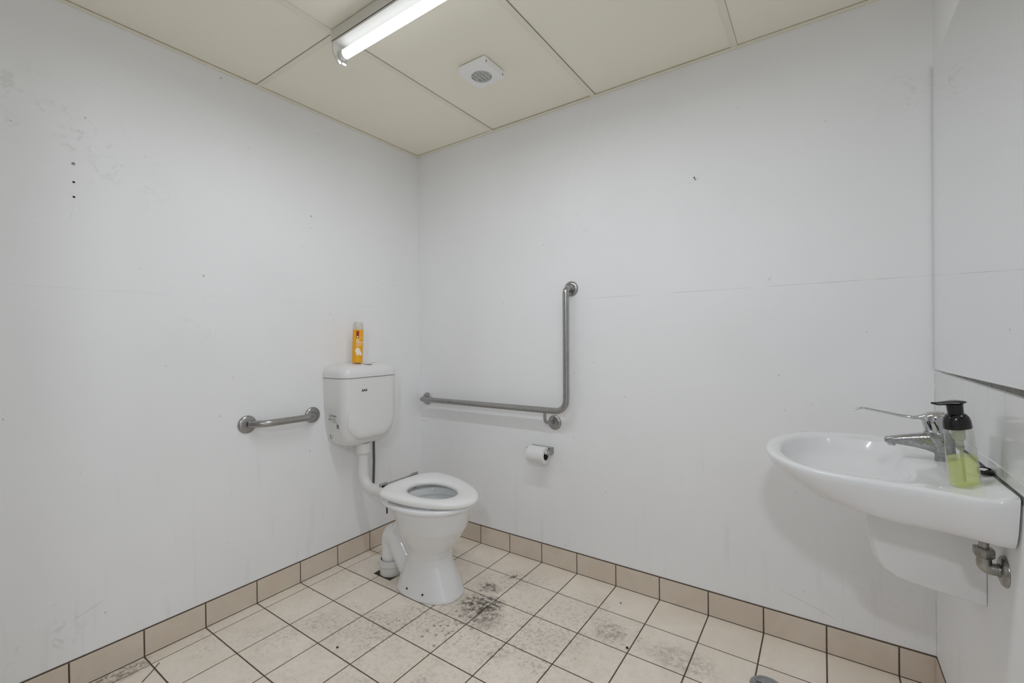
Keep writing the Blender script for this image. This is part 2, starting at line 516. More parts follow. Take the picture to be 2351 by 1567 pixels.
def text_vf(body, size, fnmap, bold=0.0, align='CENTER'):
    cu = bpy.data.curves.new('lettering', 'FONT')
    cu.body = body; cu.size = size; cu.align_x = align; cu.align_y = 'CENTER'; cu.offset = bold
    cu.resolution_u = 3
    ob = bpy.data.objects.new('lettering', cu)
    C.objects.link(ob)
    dg = bpy.context.evaluated_depsgraph_get(); dg.update()
    me = ob.evaluated_get(dg).to_mesh()
    V = [fnmap(v.co.x, v.co.y) for v in me.vertices]
    F = [tuple(p.vertices) for p in me.polygons]
    ob.evaluated_get(dg).to_mesh_clear()
    bpy.data.objects.remove(ob); bpy.data.curves.remove(cu)
    return V, F

def rrect(hw, d, R, yc, z, x0=0.0, n=8, back=4):
    """outline against the wall x=x0: straight back, rounded front corners"""
    R = min(R, hw * 0.98, d * 0.95)
    p = []
    for k in range(n + 1):
        a = -PI / 2 + (PI / 2) * k / n
        p.append((x0 + d - R + R * math.cos(a), yc - hw + R + R * math.sin(a), z))
    for k in range(n + 1):
        a = (PI / 2) * k / n
        p.append((x0 + d - R + R * math.cos(a), yc + hw - R + R * math.sin(a), z))
    p.append((x0, yc + hw, z))
    p.append((x0, yc - hw, z))
    return p

def sell(cx, cy, a, b, z, n=2.0, N=48, a2=None, n2=None):
    """superellipse ring; a2, n2 for the rear (negative x) half"""
    out = []
    for k in range(N):
        th = 2 * PI * k / N
        c, s = math.cos(th), math.sin(th)
        aa, e = (a, n) if c >= 0 else (a2 or a, n2 or n)
        # radial solution
        rr = (abs(c / aa) ** e + abs(s / b) ** e) ** (-1.0 / e)
        out.append((cx + rr * c, cy + rr * s, z))
    return out

# ------------------------------------------------------------------ room shell
T = 0.12
struct('wall_back', (-T, W + T, 0, T, -0.05, H + 0.1), M['wall_back'])
struct('wall_left', (-T, 0, -DEPTH - T, 0, -0.05, H + 0.1), M['wall_left'])
SY0, SY1, SZ = -2.22, -1.36, 2.08             # opening added beside the camera, out of view, to let world light in
v, f = merge([boxvf(W, W + T, SY1, 0, -0.05, H + 0.1), boxvf(W, W + T, -DEPTH - T, SY0, -0.05, H + 0.1), boxvf(W, W + T, SY0, SY1, SZ, H + 0.1)])
o = link_mesh('wall_right', v, f, M['wall_right'], origin=(W, 0, 0)); o['kind'] = 'structure'
# unseen front wall behind the camera, doorway added for the rear lamp
DX0, DX1, DZ = 1.42, 2.30, 2.10
v, f = merge([boxvf(0, DX0, -DEPTH - T, -DEPTH, 0, H), boxvf(DX1, W, -DEPTH - T, -DEPTH, 0, H), boxvf(DX0, DX1, -DEPTH - T, -DEPTH, DZ, H)])
o = link_mesh('wall_front', v, f, M['wall_dark'], origin=(0, -DEPTH, 0)); o['kind'] = 'structure'

# floor: grout bed with one object per tile
TS, X0, Y0, J = 0.20129, 0.47039, 0.0, 0.0048
fl = struct('floor', (-T, W + T, -DEPTH - T - 0.9, T, -0.05, -0.0012), M['grout'])
def tile_mesh(name, sx, sy, th, m, bev=0.0007):
    """tile with a chamfered top, footprint sx x sy, top at z=0"""
    hx, hy = sx / 2, sy / 2
    rings = []
    for dx, z in ((0, -th), (0, -bev), (bev, 0)):
        rings.append([(-hx + dx, -hy + dx, z), (hx - dx, -hy + dx, z), (hx - dx, hy - dx, z), (-hx + dx, hy - dx, z)])
    V, F = loft(rings, False, True)
    me = bpy.data.meshes.new(name)
    me.from_pydata(V, [], F)
    me.materials.append(m)
    return me
mesh_cache = {}
def tile_obj(name, cx, cy, sx, sy, m, parent, rot=None, z=0.0, th=0.006):
    key = (round(sx, 4), round(sy, 4), m.name, th)
    if key not in mesh_cache: mesh_cache[key] = tile_mesh(name, sx, sy, th, m)
    ob = bpy.data.objects.new(name, mesh_cache[key])
    C.objects.link(ob)
    ob.location = (cx, cy, z) if rot is None else (0, 0, 0)
    if rot is not None: ob.matrix_basis = rot
    adopt(ob, parent)
    return ob
xs = [0.0] + [X0 + i * TS for i in range(-2, 10)] + [W]
ys = [0.0] + [Y0 - j * TS for j in range(1, 12)] + [-DEPTH - T]
CUT = (0.226, 0.350, -0.556, -0.425)          # hole where the waste pipe enters the floor
for i in range(len(xs) - 1):
    for j in range(len(ys) - 1):
        a, b, c, d = xs[i] + J / 2, xs[i + 1] - J / 2, ys[j + 1] + J / 2, ys[j] - J / 2
        if b - a < 0.01: continue
        if a < CUT[1] and b > CUT[0] and c < CUT[3] and d > CUT[2]:
            ps = []
            if a < CUT[0]: ps.append(boxvf(a, CUT[0], c, d, -0.006, 0))
            if b > CUT[1]: ps.append(boxvf(CUT[1], b, c, d, -0.006, 0))
            xa, xb = max(a, CUT[0]), min(b, CUT[1])
            ps.append(boxvf(xa, xb, c, CUT[2], -0.006, 0))
            ps.append(boxvf(xa, xb, CUT[3], d, -0.006, 0))
            q = merge(ps)
            link_mesh('tile', q[0], q[1], M['tile'], fl)
            continue
        tile_obj('tile', (a + b) / 2, (c + d) / 2, b - a, d - c, M['tile'], fl)
q = boxvf(CUT[0] - 0.002, CUT[1] + 0.002, CUT[2] - 0.002, CUT[3] + 0.002, -0.004, -0.0005)
link_mesh('pipe_hole', q[0], q[1], mat('brown hole bottom', srgb(84, 74, 64), 0.95, noise=(60, 0.5)), fl)  # plain dark brown slab closing the hole

# skirting tiles
HB = 0.0985
def skirting(name, bedbox, pieces, frame):
    bed = struct(name, bedbox, M['grout'])
    for (a, b) in pieces:
        if b - a < 0.012: continue
        tile_obj('tile', 0, 0, (b - a) - J, HB - 0.003, M['skirt'], bed, rot=frame((a + b) / 2), th=0.003)
zc = 0.003 + (HB - 0.003) / 2
skirting('baseboard_back', (0, W, -0.0015, 0.01, -0.001, 0.1035), [(max(0.003, xs[i]), xs[i + 1]) for i in range(len(xs) - 1)],
         lambda p: Matrix.Translation((p, -0.004, zc)) @ Matrix.Rotation(PI / 2, 4, 'X'))
skirting('baseboard_left', (-0.01, 0.0015, -DEPTH, 0, -0.001, 0.1035), [(ys[j + 1], min(-0.004, ys[j])) for j in range(len(ys) - 1)],
         lambda p: Matrix.Translation((0.004, p, zc)) @ Matrix.Rotation(PI / 2, 4, 'Z') @ Matrix.Rotation(PI / 2, 4, 'X'))
skirting('baseboard_right', (W - 0.0015, W + 0.01, -DEPTH, 0, -0.001, 0.1035), [(ys[j + 1], min(-0.004, ys[j])) for j in range(len(ys) - 1)],
         lambda p: Matrix.Translation((W - 0.004, p, zc)) @ Matrix.Rotation(-PI / 2, 4, 'Z') @ Matrix.Rotation(PI / 2, 4, 'X'))

# ceiling: dark void slab, inset panels, grid bars and wall angle
ce = struct('ceiling', (-T, W + T, -DEPTH - T, T, H + 0.008, H + 0.06), M['gap'])
cxs = [0.0, 0.592, 1.195, 1.798, W]
cys = [0.0, -0.970, -2.17, -DEPTH]
for i in range(4):
    for j in range(3):
        box('panel', (cxs[i] + 0.003, cxs[i + 1] - 0.003, cys[j + 1] + 0.003, cys[j] - 0.003, H + 0.0022 + 0.0008 * ((i * 2 + j) % 3), H + 0.010), M['ceil'], ce)
for x in cxs[1:-1]:
    box('grid_bar', (x - 0.012, x + 0.012, -DEPTH, 0.0, H - 0.0005, H + 0.0015), M['tbar'], ce)
for y in cys[1:-1]:
    for i in range(4):
        box('cross_bar', (cxs[i] + 0.0125, cxs[i + 1] - 0.0125, y - 0.012, y + 0.012, H - 0.0002, H + 0.0017), M['tbar'], ce)
# dark strips coloured as the shade in narrow gaps beside the grid
M['gap_faint'] = mat('faint shadow gap', srgb(176, 168, 152), 0.9, noise=(6, 0.3))
for a, b, c, d, g in ((1.2072, 1.2086, -DEPTH, -0.02, 'gap_soft'), (0.5787, 0.5795, -0.957, -0.02, 'gap_faint'), (1.8102, 1.8110, -DEPTH, -0.02, 'gap_faint'), (0.6042, 0.6047, -0.9, -0.02, 'gap_faint'),
                   (0.02, 0.58, -0.9834, -0.9824, 'gap_faint'), (0.5787, 0.5796, -DEPTH, -0.99, 'gap_soft')):
    box('gap_shade', (a, b, c, d, H + 0.0010, H + 0.0018), M[g], ce)
for nm, b in (('trim_1', (0, W, -0.021, -0.0005, H - 0.0022, H - 0.0006)), ('trim_2', (0.0005, 0.021, -DEPTH, -0.021, H - 0.0022, H - 0.0006)), ('trim_3', (W - 0.021, W - 0.0005, -DEPTH, -0.021, H - 0.0022, H - 0.0006))):
    struct(nm, b, M['tbar'])
# thin sealant lines in the vertical corners
struct('trim_4', (0.0, 0.004, -0.004, 0.0, 0.104, H - 0.003), M['wall_plain'])
struct('trim_5', (W - 0.002, W, -0.002, 0.0, 0.104, 1.03), mat('corner sealant', srgb(236, 236, 236), 0.7, noise=(30, 0.35, (1, 1, 0.6))))

# unseen shell added beyond the doorway to keep world light out
v, f = merge([boxvf(1.0, 2.8, -3.9, -3.8, 0, 2.5), boxvf(0.9, 1.0, -3.9, -DEPTH - T, 0, 2.5), boxvf(2.8, 2.9, -3.9, -DEPTH - T, 0, 2.5), boxvf(0.9, 2.9, -3.9, -DEPTH - T, 2.5, 2.56), boxvf(0.9, 2.9, -3.9, -DEPTH - T, -0.06, 0.0)])
o = link_mesh('wall_light_block', v, f, M['wall_plain'], origin=(1.9, -3.8, 0)); o['kind'] = 'structure'

# ------------------------------------------------------------------ fluorescent light
fx = thing('ceiling_light', 'white batten ceiling light with one bare lit fluorescent tube', 'light', (1.215, -0.962, H))
o = box('batten', (0.603, 1.827, -0.998, -0.927, H - 0.050, H - 0.0022), M['enamel'], fx, bev=0.002)
box('cover_seam', (0.606, 1.824, -0.9992, -0.9975, H - 0.044, H - 0.0425), M['gap'], o)
tz = H - 0.083
put('fluorescent_tube', lathe([(0, 0.0165), (1.172, 0.0165)], (0.637, -0.962, tz), (1, 0, 0), 24, False, False), M['tube'], fx)
for s, x in ((1, 0.609), (-1, 1.821)):
    prof = [(-0.034, 0), (0.030, 0), (0.030, -0.030), (0.018, -0.062), (-0.010, -0.066), (-0.034, -0.034)]
    ring = lambda xx: [(xx, -0.962 + p[0], H - 0.048 + p[1]) for p in prof]
    o = put('lamp_holder', loft([ring(x - 0.004), ring(x + 0.004)]), M['enamel'], fx, False)
    bevel(o, 0.001)
    put('tube_cap', lathe([(0, 0.0135), (0.006, 0.0172), (0.024, 0.0172)], (x + s * 0.004, -0.962, tz), (s, 0, 0), 24), M['plastic'], o)
    box('slot', (x + s * 0.0042 - 0.0005, x + s * 0.0042 + 0.0005, -0.9635, -0.9605, tz - 0.031, tz - 0.017), M['gap'], o)

# ------------------------------------------------------------------ exhaust vent
vx, vy, vh = 0.8975, -0.484, 0.0705
vt = thing('ceiling_vent', 'small square white ceiling vent with round louvred opening', 'vent', (vx, vy, H))
N = 88
def sq(hs, z):
    out = []
    for k in range(N):
        a = 2 * PI * (k + 0.5) / N
        c, s = math.cos(a), math.sin(a)
        e = 22.0
        rr = (abs(c / hs) ** e + abs(s / hs) ** e) ** (-1 / e)
        out.append((vx + rr * c, vy + rr * s, z))
    return out
def ci(rad, z): return [(vx + rad * math.cos(2 * PI * (k + 0.5) / N), vy + rad * math.sin(2 * PI * (k + 0.5) / N), z) for k in range(N)]
zb = H - 0.030
put('housing', loft([sq(vh, H - 0.0005), sq(vh, zb + 0.004), sq(vh - 0.004, zb), ci(0.049, zb), ci(0.047, zb - 0.002), ci(0.044, zb), ci(0.044, H - 0.006)], True, True), mat('bright white vent plastic', srgb(244, 244, 244), 0.35, noise=(9, 0.01)), vt)
put('throat', loft([ci(0.0435, H - 0.0075), ci(0.0435, H - 0.0065)]), M['gap'], vt)
for k in range(5):
    x = vx - 0.034 + k * 0.017
    hl = math.sqrt(max(0.0, 0.043 ** 2 - (x - vx) ** 2)) - 0.001
    q = [(x - 0.0045, zb + 0.004), (x - 0.0032, zb + 0.0035), (x + 0.0045, zb + 0.014), (x + 0.0032, zb + 0.015)]
    put('louvre', loft([[(a, vy - hl, b) for a, b in q], [(a, vy + hl, b) for a, b in q]]), M['louvre'], vt, False)
for y in (vy - vh + 0.010, vy + vh - 0.018):
    box('slot', (vx + vh - 0.0006, vx + vh + 0.0004, y, y + 0.004, zb + 0.009, zb + 0.017), M['gap'], vt)

# ------------------------------------------------------------------ cistern
YC = -0.5005
ci_ = thing('toilet_cistern', 'white plastic toilet cistern hung on the left wall above the pan', 'cistern', (0, YC, 0.632))
rows = [(0.624, 0.085, 0.095), (0.628, 0.110, 0.120), (0.638, 0.127, 0.138), (0.655, 0.140, 0.150), (0.685, 0.150, 0.160), (0.72, 0.158, 0.166), (0.78, 0.1640, 0.170), (0.86, 0.1670, 0.172), (0.9735, 0.1680, 0.173)]
put('body', loft([rrect(hw, d, 0.045, YC, z, 0.001) for z, hw, d in rows]), M['plastic'], ci_, ang=60)
# slightly raised front panel
def panel_ring(x, ins):
    hw, z0, z1, R = 0.148 - ins, 0.660 + ins, 0.970 - min(ins, 0.004), 0.095 - ins * 0.4
    p = [(x, YC + hw, z1), (x, YC + hw * 0.33, z1), (x, YC - hw * 0.33, z1), (x, YC - hw, z1)]
    for k in range(11):
        a = PI + (PI / 2) * k / 10
        p.append((x, YC - hw + R + R * math.cos(a), z0 + R + R * math.sin(a)))
    for k in range(11):
        a = 1.5 * PI + (PI / 2) * k / 10
        p.append((x, YC + hw - R + R * math.cos(a), z0 + R + R * math.sin(a)))
    return p
put('front_panel', loft([panel_ring(0.120, 0.0), panel_ring(0.158, 0.001), panel_ring(0.1655, 0.005), panel_ring(0.1705, 0.011), panel_ring(0.1740, 0.019), panel_ring(0.1758, 0.029), panel_ring(0.1765, 0.042), panel_ring(0.1768, 0.060)], True, True), M['plastic'], ci_, ang=60)
put('lid_gap', loft([rrect(0.1655, 0.1705, 0.043, YC, 0.9735, 0.001), rrect(0.1655, 0.1705, 0.043, YC, 0.978, 0.001)]), M['gap_soft'], ci_)
lr = [(0.9765, 0.1705, 0.1775), (0.9875, 0.1715, 0.1785), (1.005, 0.1690, 0.1760), (1.020, 0.1620, 0.169), (1.031, 0.150, 0.157), (1.038, 0.134, 0.141), (1.043, 0.108, 0.118), (1.0455, 0.07, 0.085)]
put('lid', loft([rrect(hw, d, 0.050, YC, z, 0.001) for z, hw, d in lr]), M['plastic'], ci_, ang=70)
put('flush_button', lathe([(0, 0.023), (0.004, 0.023), (0.006, 0.020)], (0.135, YC + 0.0, 1.0405), (0, 0, 1), 28), M['plastic'], ci_)
for dy, z in ((0.0, 0),):
    put('plate', lathe([(0, 0.036), (0.002, 0.036), (0.0028, 0.034)], (0.075, YC + 0.05, 1.0445), (0, 0, 1), 28), M['plastic'], ci_)
tx = lambda xx, yy, y0, z0, x=0.1765: (x, y0 + xx, z0 + yy)
q = text_vf('AAA', 0.0165, lambda a, b: tx(a + b * 0.25, b, -0.554, 0.9105, 0.1773), bold=0.0010)
put('lettering', q, M['ink'], ci_, False)
q = boxvf(0.1770, 0.1774, -0.5515, -0.5500, 0.9385, 0.9405)
link_mesh('mark', q[0], q[1], M['ink'], ci_)
# sticker on the side facing the room
ys_ = YC - 0.1655
def side(a, z):                       # point on the side face of the cistern
    hw = 0.1585 + (z - 0.72) * (0.0085 / 0.14) if z < 0.86 else 0.167
    if 0.78 <= z < 0.86: hw = 0.164 + (z - 0.78) * 0.0375
    if z < 0.78: hw = 0.158 + (z - 0.72) * 0.1
    return (a, YC - hw - 0.0006, z)
V, F = loft([[side(0.028, z), side(0.118, z)] for z in (0.712, 0.74, 0.77, 0.795)], False, False, closed=False)
st = link_mesh('sticker', V, F, M['sticker'], ci_)
sd = lambda a0, z0: (lambda a, b: tuple(Vector(side(a0 + a, z0 + b)) + Vector((0, -0.0006, 0))))
for body, size, a0, z0, mm in (('CISTERN', 0.0150, 0.072, 0.7865, 'ink_grey'), ('20311.9L', 0.0165, 0.064, 0.7690, 'ink_grey'), ('4.5/3L AS1172.2', 0.0065, 0.085, 0.7570, 'ink')):
    put('lettering', text_vf(body, size, sd(a0, z0)), M[mm], st, False)
for k in range(9):
    a = 0.097 + k * 0.0021
    V, F = loft([[tuple(Vector(side(a, z)) + Vector((0, -0.0006, 0))), tuple(Vector(side(a + 0.0011, z)) + Vector((0, -0.0006, 0)))] for z in (0.726, 0.748)], False, False, closed=False)
    link_mesh('barcode_bar', V, F, M['ink_grey'], st)
V, F = loft([[side(0.036, 0.692), side(0.041, 0.692)], [side(0.030, 0.664), side(0.035, 0.664)]], False, False, closed=False)
link_mesh('dark_notch', [(a, b - 0.004 if c > 0.67 else b + 0.004, c) for a, b, c in V], F, M['ink'], ci_)

# flush pipe
fp = thing('flush_pipe', 'white plastic flush pipe from the cistern down to the back of the pan', 'pipe', (0.09, YC, 0.6))
YA = -0.49
path = fillet([(0.09, YC - 0.004, 0.615), (0.09, YC - 0.004, 0.395), (0.356, YA, 0.385)], 0.075, 14)
put('pipe', tube(path, 0.0265, 28), M['pvc'], fp)
put('collar', lathe([(0, 0.0375), (-0.05, 0.0375), (-0.058, 0.030), (-0.058, 0.0266)], (0.09, YC - 0.004, 0.6265), (0, 0, 1), 30), M['pvc'], fp)
# thin ring under the cistern
put('lock_nut', lathe([(0, 0.021), (-0.008, 0.021)], (0.07, -0.585, 0.6285), (0, 0, 1), 20), M['pvc'], fp)

# water hose
hs = thing('water_hose', 'thin grey braided water hose hanging behind the flush pipe', 'hose', (0.05, -0.405, 0.38))
put('hose', tube(fillet([(0.05, -0.404, 0.645), (0.05, -0.404, 0.50), (0.048, -0.408, 0.376), (0.0, -0.412, 0.374)], 0.014, 8), 0.0068, 14), M['hose'], hs)
put('hose_nut', lathe([(0, 0.011), (-0.022, 0.011), (-0.026, 0.0085)], (0.05, -0.404, 0.647), (0, 0, 1), 6), M['chrome_worn'], hs, False)

# ------------------------------------------------------------------ toilet pan
tp = thing('toilet', 'white ceramic toilet pan with raised seat standing on the tiled floor', 'toilet', (0.565, YA, 0))
parts = []
# outer shell up to the rim, over it and down the bowl, as one closed skin
body_rows = [  # z, cx, a(front), a2(rear), b, n, n2
    (-0.001, 0.560, 0.170, 0.165, 0.117, 2.3, 3.0),
    (0.010, 0.560, 0.170, 0.165, 0.117, 2.3, 3.0),
    (0.055, 0.560, 0.150, 0.150, 0.108, 2.3, 2.8),
    (0.105, 0.560, 0.125, 0.128, 0.095, 2.3, 2.6),
    (0.140, 0.560, 0.108, 0.115, 0.088, 2.2, 2.4),
    (0.170, 0.560, 0.104, 0.112, 0.087, 2.2, 2.3),
    (0.200, 0.562, 0.112, 0.122, 0.095, 2.1, 2.2),
    (0.245, 0.566, 0.142, 0.142, 0.118, 2.0, 2.2),
    (0.310, 0.574, 0.176, 0.168, 0.148, 2.0, 2.2),
    (0.360, 0.578, 0.190, 0.176, 0.162, 2.0, 2.2),
    (0.395, 0.578, 0.203, 0.190, 0.173, 2.0, 2.3),
    (0.408, 0.576, 0.210, 0.205, 0.178, 2.0, 2.5),
    (0.413, 0.575, 0.224, 0.220, 0.186, 2.0, 2.7),
    (0.420, 0.575, 0.230, 0.228, 0.190, 2.0, 2.8),
    (0.431, 0.575, 0.228, 0.226, 0.188, 2.0, 2.8),
    (0.434, 0.575, 0.222, 0.220, 0.182, 2.0, 2.8),
]
rings = [sell(cx, YA, a, b, z, n, 64, a2, n2) for z, cx, a, a2, b, n, n2 in body_rows]
inner = [(0.434, 0.604, 0.158, 0.155, 0.128), (0.425, 0.604, 0.154, 0.150, 0.124), (0.402, 0.603, 0.150, 0.146, 0.121), (0.395, 0.602, 0.156, 0.152, 0.130),
         (0.360, 0.600, 0.150, 0.146, 0.126), (0.300, 0.598, 0.128, 0.124, 0.106), (0.240, 0.598, 0.095, 0.095, 0.078), (0.215, 0.596, 0.05, 0.05, 0.045)]
rings += [sell(cx, YA, a, b, z, 2.0, 64, a2, 2.1) for z, cx, a, a2, b in inner]
parts.append(loft(rings))
# trap: rises from the foot, arches over and drops to the floor collar
path = fillet([(0.484, YA, 0.000), (0.358, YA, 0.165), (0.318, YA, 0.206), (0.286, YA, 0.165), (0.286, YA, 0.045)], [0.08, 0.05, 0.06], 10)
rr = [0.062 - 0.015 * (k / (len(path) - 1)) for k in range(len(path))]
parts.append(tube(path, rr, 28))
# neck linking the back of the bowl with the arch of the trap
parts.append(tube([(0.50, YA, 0.345), (0.42, YA, 0.275), (0.365, YA, 0.232), (0.325, YA, 0.195)], [0.10, 0.066, 0.048, 0.040], 28))
# inlet spigot
parts.append(tube([(0.455, YA, 0.382), (0.349, YA, 0.386)], [0.036, 0.034], 24))
# shallow ridge down the side of the bowl towards the foot
parts.append(loft([sell(0.51, YA, 0.085, 0.1135, 0.0, 3.2, 32), sell(0.51, YA, 0.075, 0.104, 0.06, 3.2, 32), sell(0.515, YA, 0.06, 0.088, 0.12, 3, 32)]))
V, F = merge(parts)
pan = link_mesh('pan', V, F, M['ceramic'], tp)
md = pan.modifiers.new('remesh', 'REMESH'); md.mode = 'VOXEL'; md.voxel_size = 0.0038; md.use_smooth_shade = True
md = pan.modifiers.new('smooth', 'SMOOTH'); md.factor = 0.5; md.iterations = 9
# water in the bowl
put('water', loft([sell(0.598, YA, 0.085, 0.068, 0.236, 2.0, 32), sell(0.598, YA, 0.087, 0.070, 0.2375, 2.0, 32)]), clear_mat('bowl water', (0.9, 0.92, 0.92, 1)), tp)
for x, y, z in ((0.522, -0.6015, 0.037), (0.619, -0.5995, 0.037)):
    put('bolt_hole', lathe([(0, 0.0042), (0.0030, 0.0042)], (x, y, z), (0.0, -0.9, 0.42), 16), M['gap'], tp)
# seat
def seat_ring(k_in, z, N=72):
    """k_in 0 = outer edge, 1 = edge of the hole"""
    outp = sell(0.482, YA, 0.343, 0.190, z, 1.9, N, 0.152, 3.2)
    inn = sell(0.590, YA - 0.010, 0.124, 0.098, z, 2.0, N, 0.126, 2.1)
    # match the two outlines by angle round the centre of the hole
    res = []
    for k in range(N):
        th = 2 * PI * k / N
        c, s = math.cos(th), math.sin(th)
        lo, hi = 0.0, 0.6
        for _ in range(30):
            mid = (lo + hi) / 2
            px, py = 0.590 + mid * c - 0.482, mid * s - 0.010
            aa, e = (0.343, 1.9) if px >= 0 else (0.108, 2.9)
            if abs(px / aa) ** e + abs(py / 0.190) ** e < 1: lo = mid
            else: hi = mid
        ri = inn[k]
        po = (0.590 + lo * c, YA - 0.010 + lo * s)
        res.append((po[0] * (1 - k_in) + ri[0] * k_in, po[1] * (1 - k_in) + ri[1] * k_in, z))
    return res
tilt = lambda rg: [(x, y, z + (0.80 - x) * 0.045) for x, y, z in rg]
prof = [(0.05, 0.437), (0.0, 0.443), (-0.012, 0.449), (0.0, 0.456), (0.08, 0.4625), (0.25, 0.4665), (0.5, 0.4665), (0.75, 0.464), (0.92, 0.4585), (1.0, 0.450), (0.98, 0.441), (0.9, 0.437)]
rings = [tilt(seat_ring(k, z)) for k, z in prof]
V, F = loft(rings + [rings[0]], False, False)
seat = link_mesh('seat', V, F, M['seat'], tp)
bm = bmesh.new(); bm.from_mesh(seat.data); bmesh.ops.remove_doubles(bm, verts=bm.verts, dist=1e-5); bmesh.ops.recalc_face_normals(bm, faces=bm.faces); bm.to_mesh(seat.data); bm.free()
sharp(seat, 70)
hz = 0.474
put('hinge_rod', tube([(0.352, YA - 0.100, hz), (0.352, YA + 0.105, hz)], 0.0048, 14), M['chrome'], seat)
for y in (YA - 0.098, YA + 0.098):
    q = tube([(0.352, y - 0.020, hz), (0.352, y + 0.020, hz)], 0.0085, 16)
    put('hinge_block', q, M['chrome_worn'], seat)
    put('hinge_washer', lathe([(0, 0.017), (0.005, 0.017), (0.02, 0.009), (0.032, 0.008)], (0.356, y, 0.434), (0, 0, 1), 20), M['dark'], seat)
put('hinge_bolt', tube([(0.376, YA - 0.098, 0.435), (0.376, YA - 0.098, 0.342)], 0.0036, 10), M['dark'], seat)
for x, y in ((0.46, YA - 0.165), (0.68, YA - 0.125), (0.46, YA + 0.165), (0.68, YA + 0.125)):
    q = boxvf(x - 0.012, x + 0.012, y - 0.006, y + 0.006, 0.4335, 0.446)
    link_mesh('buffer', q[0], q[1], M['seat'], seat)

# waste collar in the floor
wc = thing('waste_connector', 'white plastic waste pipe collar on the floor behind the toilet pan', 'pipe', (0.288, YA, -0.003))
put('collar', lathe([(0, 0.058), (0.040, 0.058), (0.044, 0.064), (0.068, 0.0665), (0.075, 0.064), (0.075, 0.054), (0.045, 0.053)], (0.288, YA, -0.003), (0, 0, 1), 40), M['pvc_dirty'], wc)
put('lip_ring', lathe([(0.048, 0.0650), (0.052, 0.0675), (0.056, 0.0658)], (0.288, YA, -0.003), (0, 0, 1), 40, False, False), M['pvc'], wc)
put('rubber_seal', lathe([(0.060, 0.0545), (0.066, 0.0545), (0.066, 0.047), (0.060, 0.047)], (0.288, YA, -0.003), (0, 0, 1), 32), M['dark'], wc)

# ------------------------------------------------------------------ grab rails
def flange(name, ctr, d, R, parent):
    return put(name, lathe([(0.0005, R), (0.003, R), (0.0075, R * 0.93), (0.0105, R * 0.72), (0.0115, R * 0.5), (0.0115, R * 0.44)], ctr, d, 36), M['steel'], parent)
gr = thing('grab_rail', 'L-shaped stainless steel grab rail on the back wall beside the toilet', 'grab rail', (0.06, 0, 0.80))
yb = -0.060
path = fillet([(0.058, -0.008, 0.797), (0.062, yb, 0.800), (1.056, yb, 0.803), (1.061, yb, 1.398), (1.061, -0.008, 1.402)], [0.035, 0.060, 0.042], 12)
put('rail', tube(path, 0.0155, 24), M['steel'], gr)
flange('wall_flange', (0.058, 0, 0.797), (0, -1, 0), 0.037, gr)
flange('wall_flange', (1.061, 0, 1.402), (0, -1, 0), 0.037, gr)
flange('wall_flange', (0.959, 0, 0.734), (0, -1, 0), 0.037, gr)
path = fillet([(0.936, yb, 0.795), (0.936, yb, 0.740), (0.957, -0.004, 0.734)], 0.022, 8)
put('support_stem', tube(path, 0.0078, 14), M['steel'], gr)

gs = thing('grab_rail', 'short straight stainless steel grab rail on the left wall left of the cistern', 'grab rail', (0, -0.88, 0.80))
path = fillet([(0.008, -1.030, 0.800), (0.058, -0.985, 0.800), (0.062, -0.775, 0.798), (0.008, -0.732, 0.797)], [0.075, 0.05], 12)
put('rail', tube(path, 0.0155, 24), M['steel'], gs)
flange('wall_flange', (0, -1.036, 0.800), (1, 0, 0), 0.039, gs)
flange('wall_flange', (0, -0.730, 0.797), (1, 0, 0), 0.039, gs)

# ------------------------------------------------------------------ toilet paper
ph = thing('paper_holder', 'small steel toilet paper holder screwed to the back wall', 'holder', (0.885, 0, 0.59))
rz, ry = 0.574, -0.052
box('back_plate', (0.826, 0.950, -0.0025, -0.0003, 0.575, 0.607), M['steel'], ph)
box('top_plate', (0.826, 0.950, -0.030, -0.0025, 0.6045, 0.607), M['steel'], ph)
box('side_arm', (0.9475, 0.950, -0.062, -0.0025, 0.575, 0.6045), M['steel'], ph, bev=0.0008)
box('side_arm', (0.826, 0.8285, -0.062, -0.0025, 0.575, 0.6045), M['steel'], ph, bev=0.0008)
rod = put('spindle', lathe([(0, 0.004), (0.004, 0.010), (0.119, 0.010)], (0.829, ry, 0.5885), (1, 0, 0), 20), M['plastic'], ph)
put('spindle_end', lathe([(0, 0.0075), (0.003, 0.0065)], (0.950, ry, 0.5885), (1, 0, 0), 16), M['chrome'], rod)
def roll():
    n = 48
    rings = []
    for x, rad in ((0.8385, 0.0245), (0.8385, 0.0395), (0.8400, 0.0415), (0.9345, 0.0415), (0.9360, 0.0395), (0.9360, 0.0245), (0.8385, 0.0245)):
        rings.append([(x, ry + rad * math.cos(2 * PI * k / n), rz + rad * math.sin(2 * PI * k / n)) for k in range(n)])
    return loft(rings, False, False)
tr = thing('toilet_paper', 'white toilet paper roll hanging on the wall holder', 'toilet paper', (0.887, ry, rz - 0.0415))
put('roll', roll(), M['paper'], tr)
put('core', lathe([(0, 0.0246), (0.096, 0.0246), (0.096, 0.0236), (0, 0.0236)], (0.8390, ry, rz), (1, 0, 0), 40, False, False), M['card'], tr)
aa = math.radians(165)
q = tube([(0.8400, ry + 0.0417 * math.cos(aa), rz + 0.0417 * math.sin(aa)), (0.9345, ry + 0.0417 * math.cos(aa), rz + 0.0417 * math.sin(aa))], 0.0007, 6)
put('loose_edge', q, M['paper'], tr)

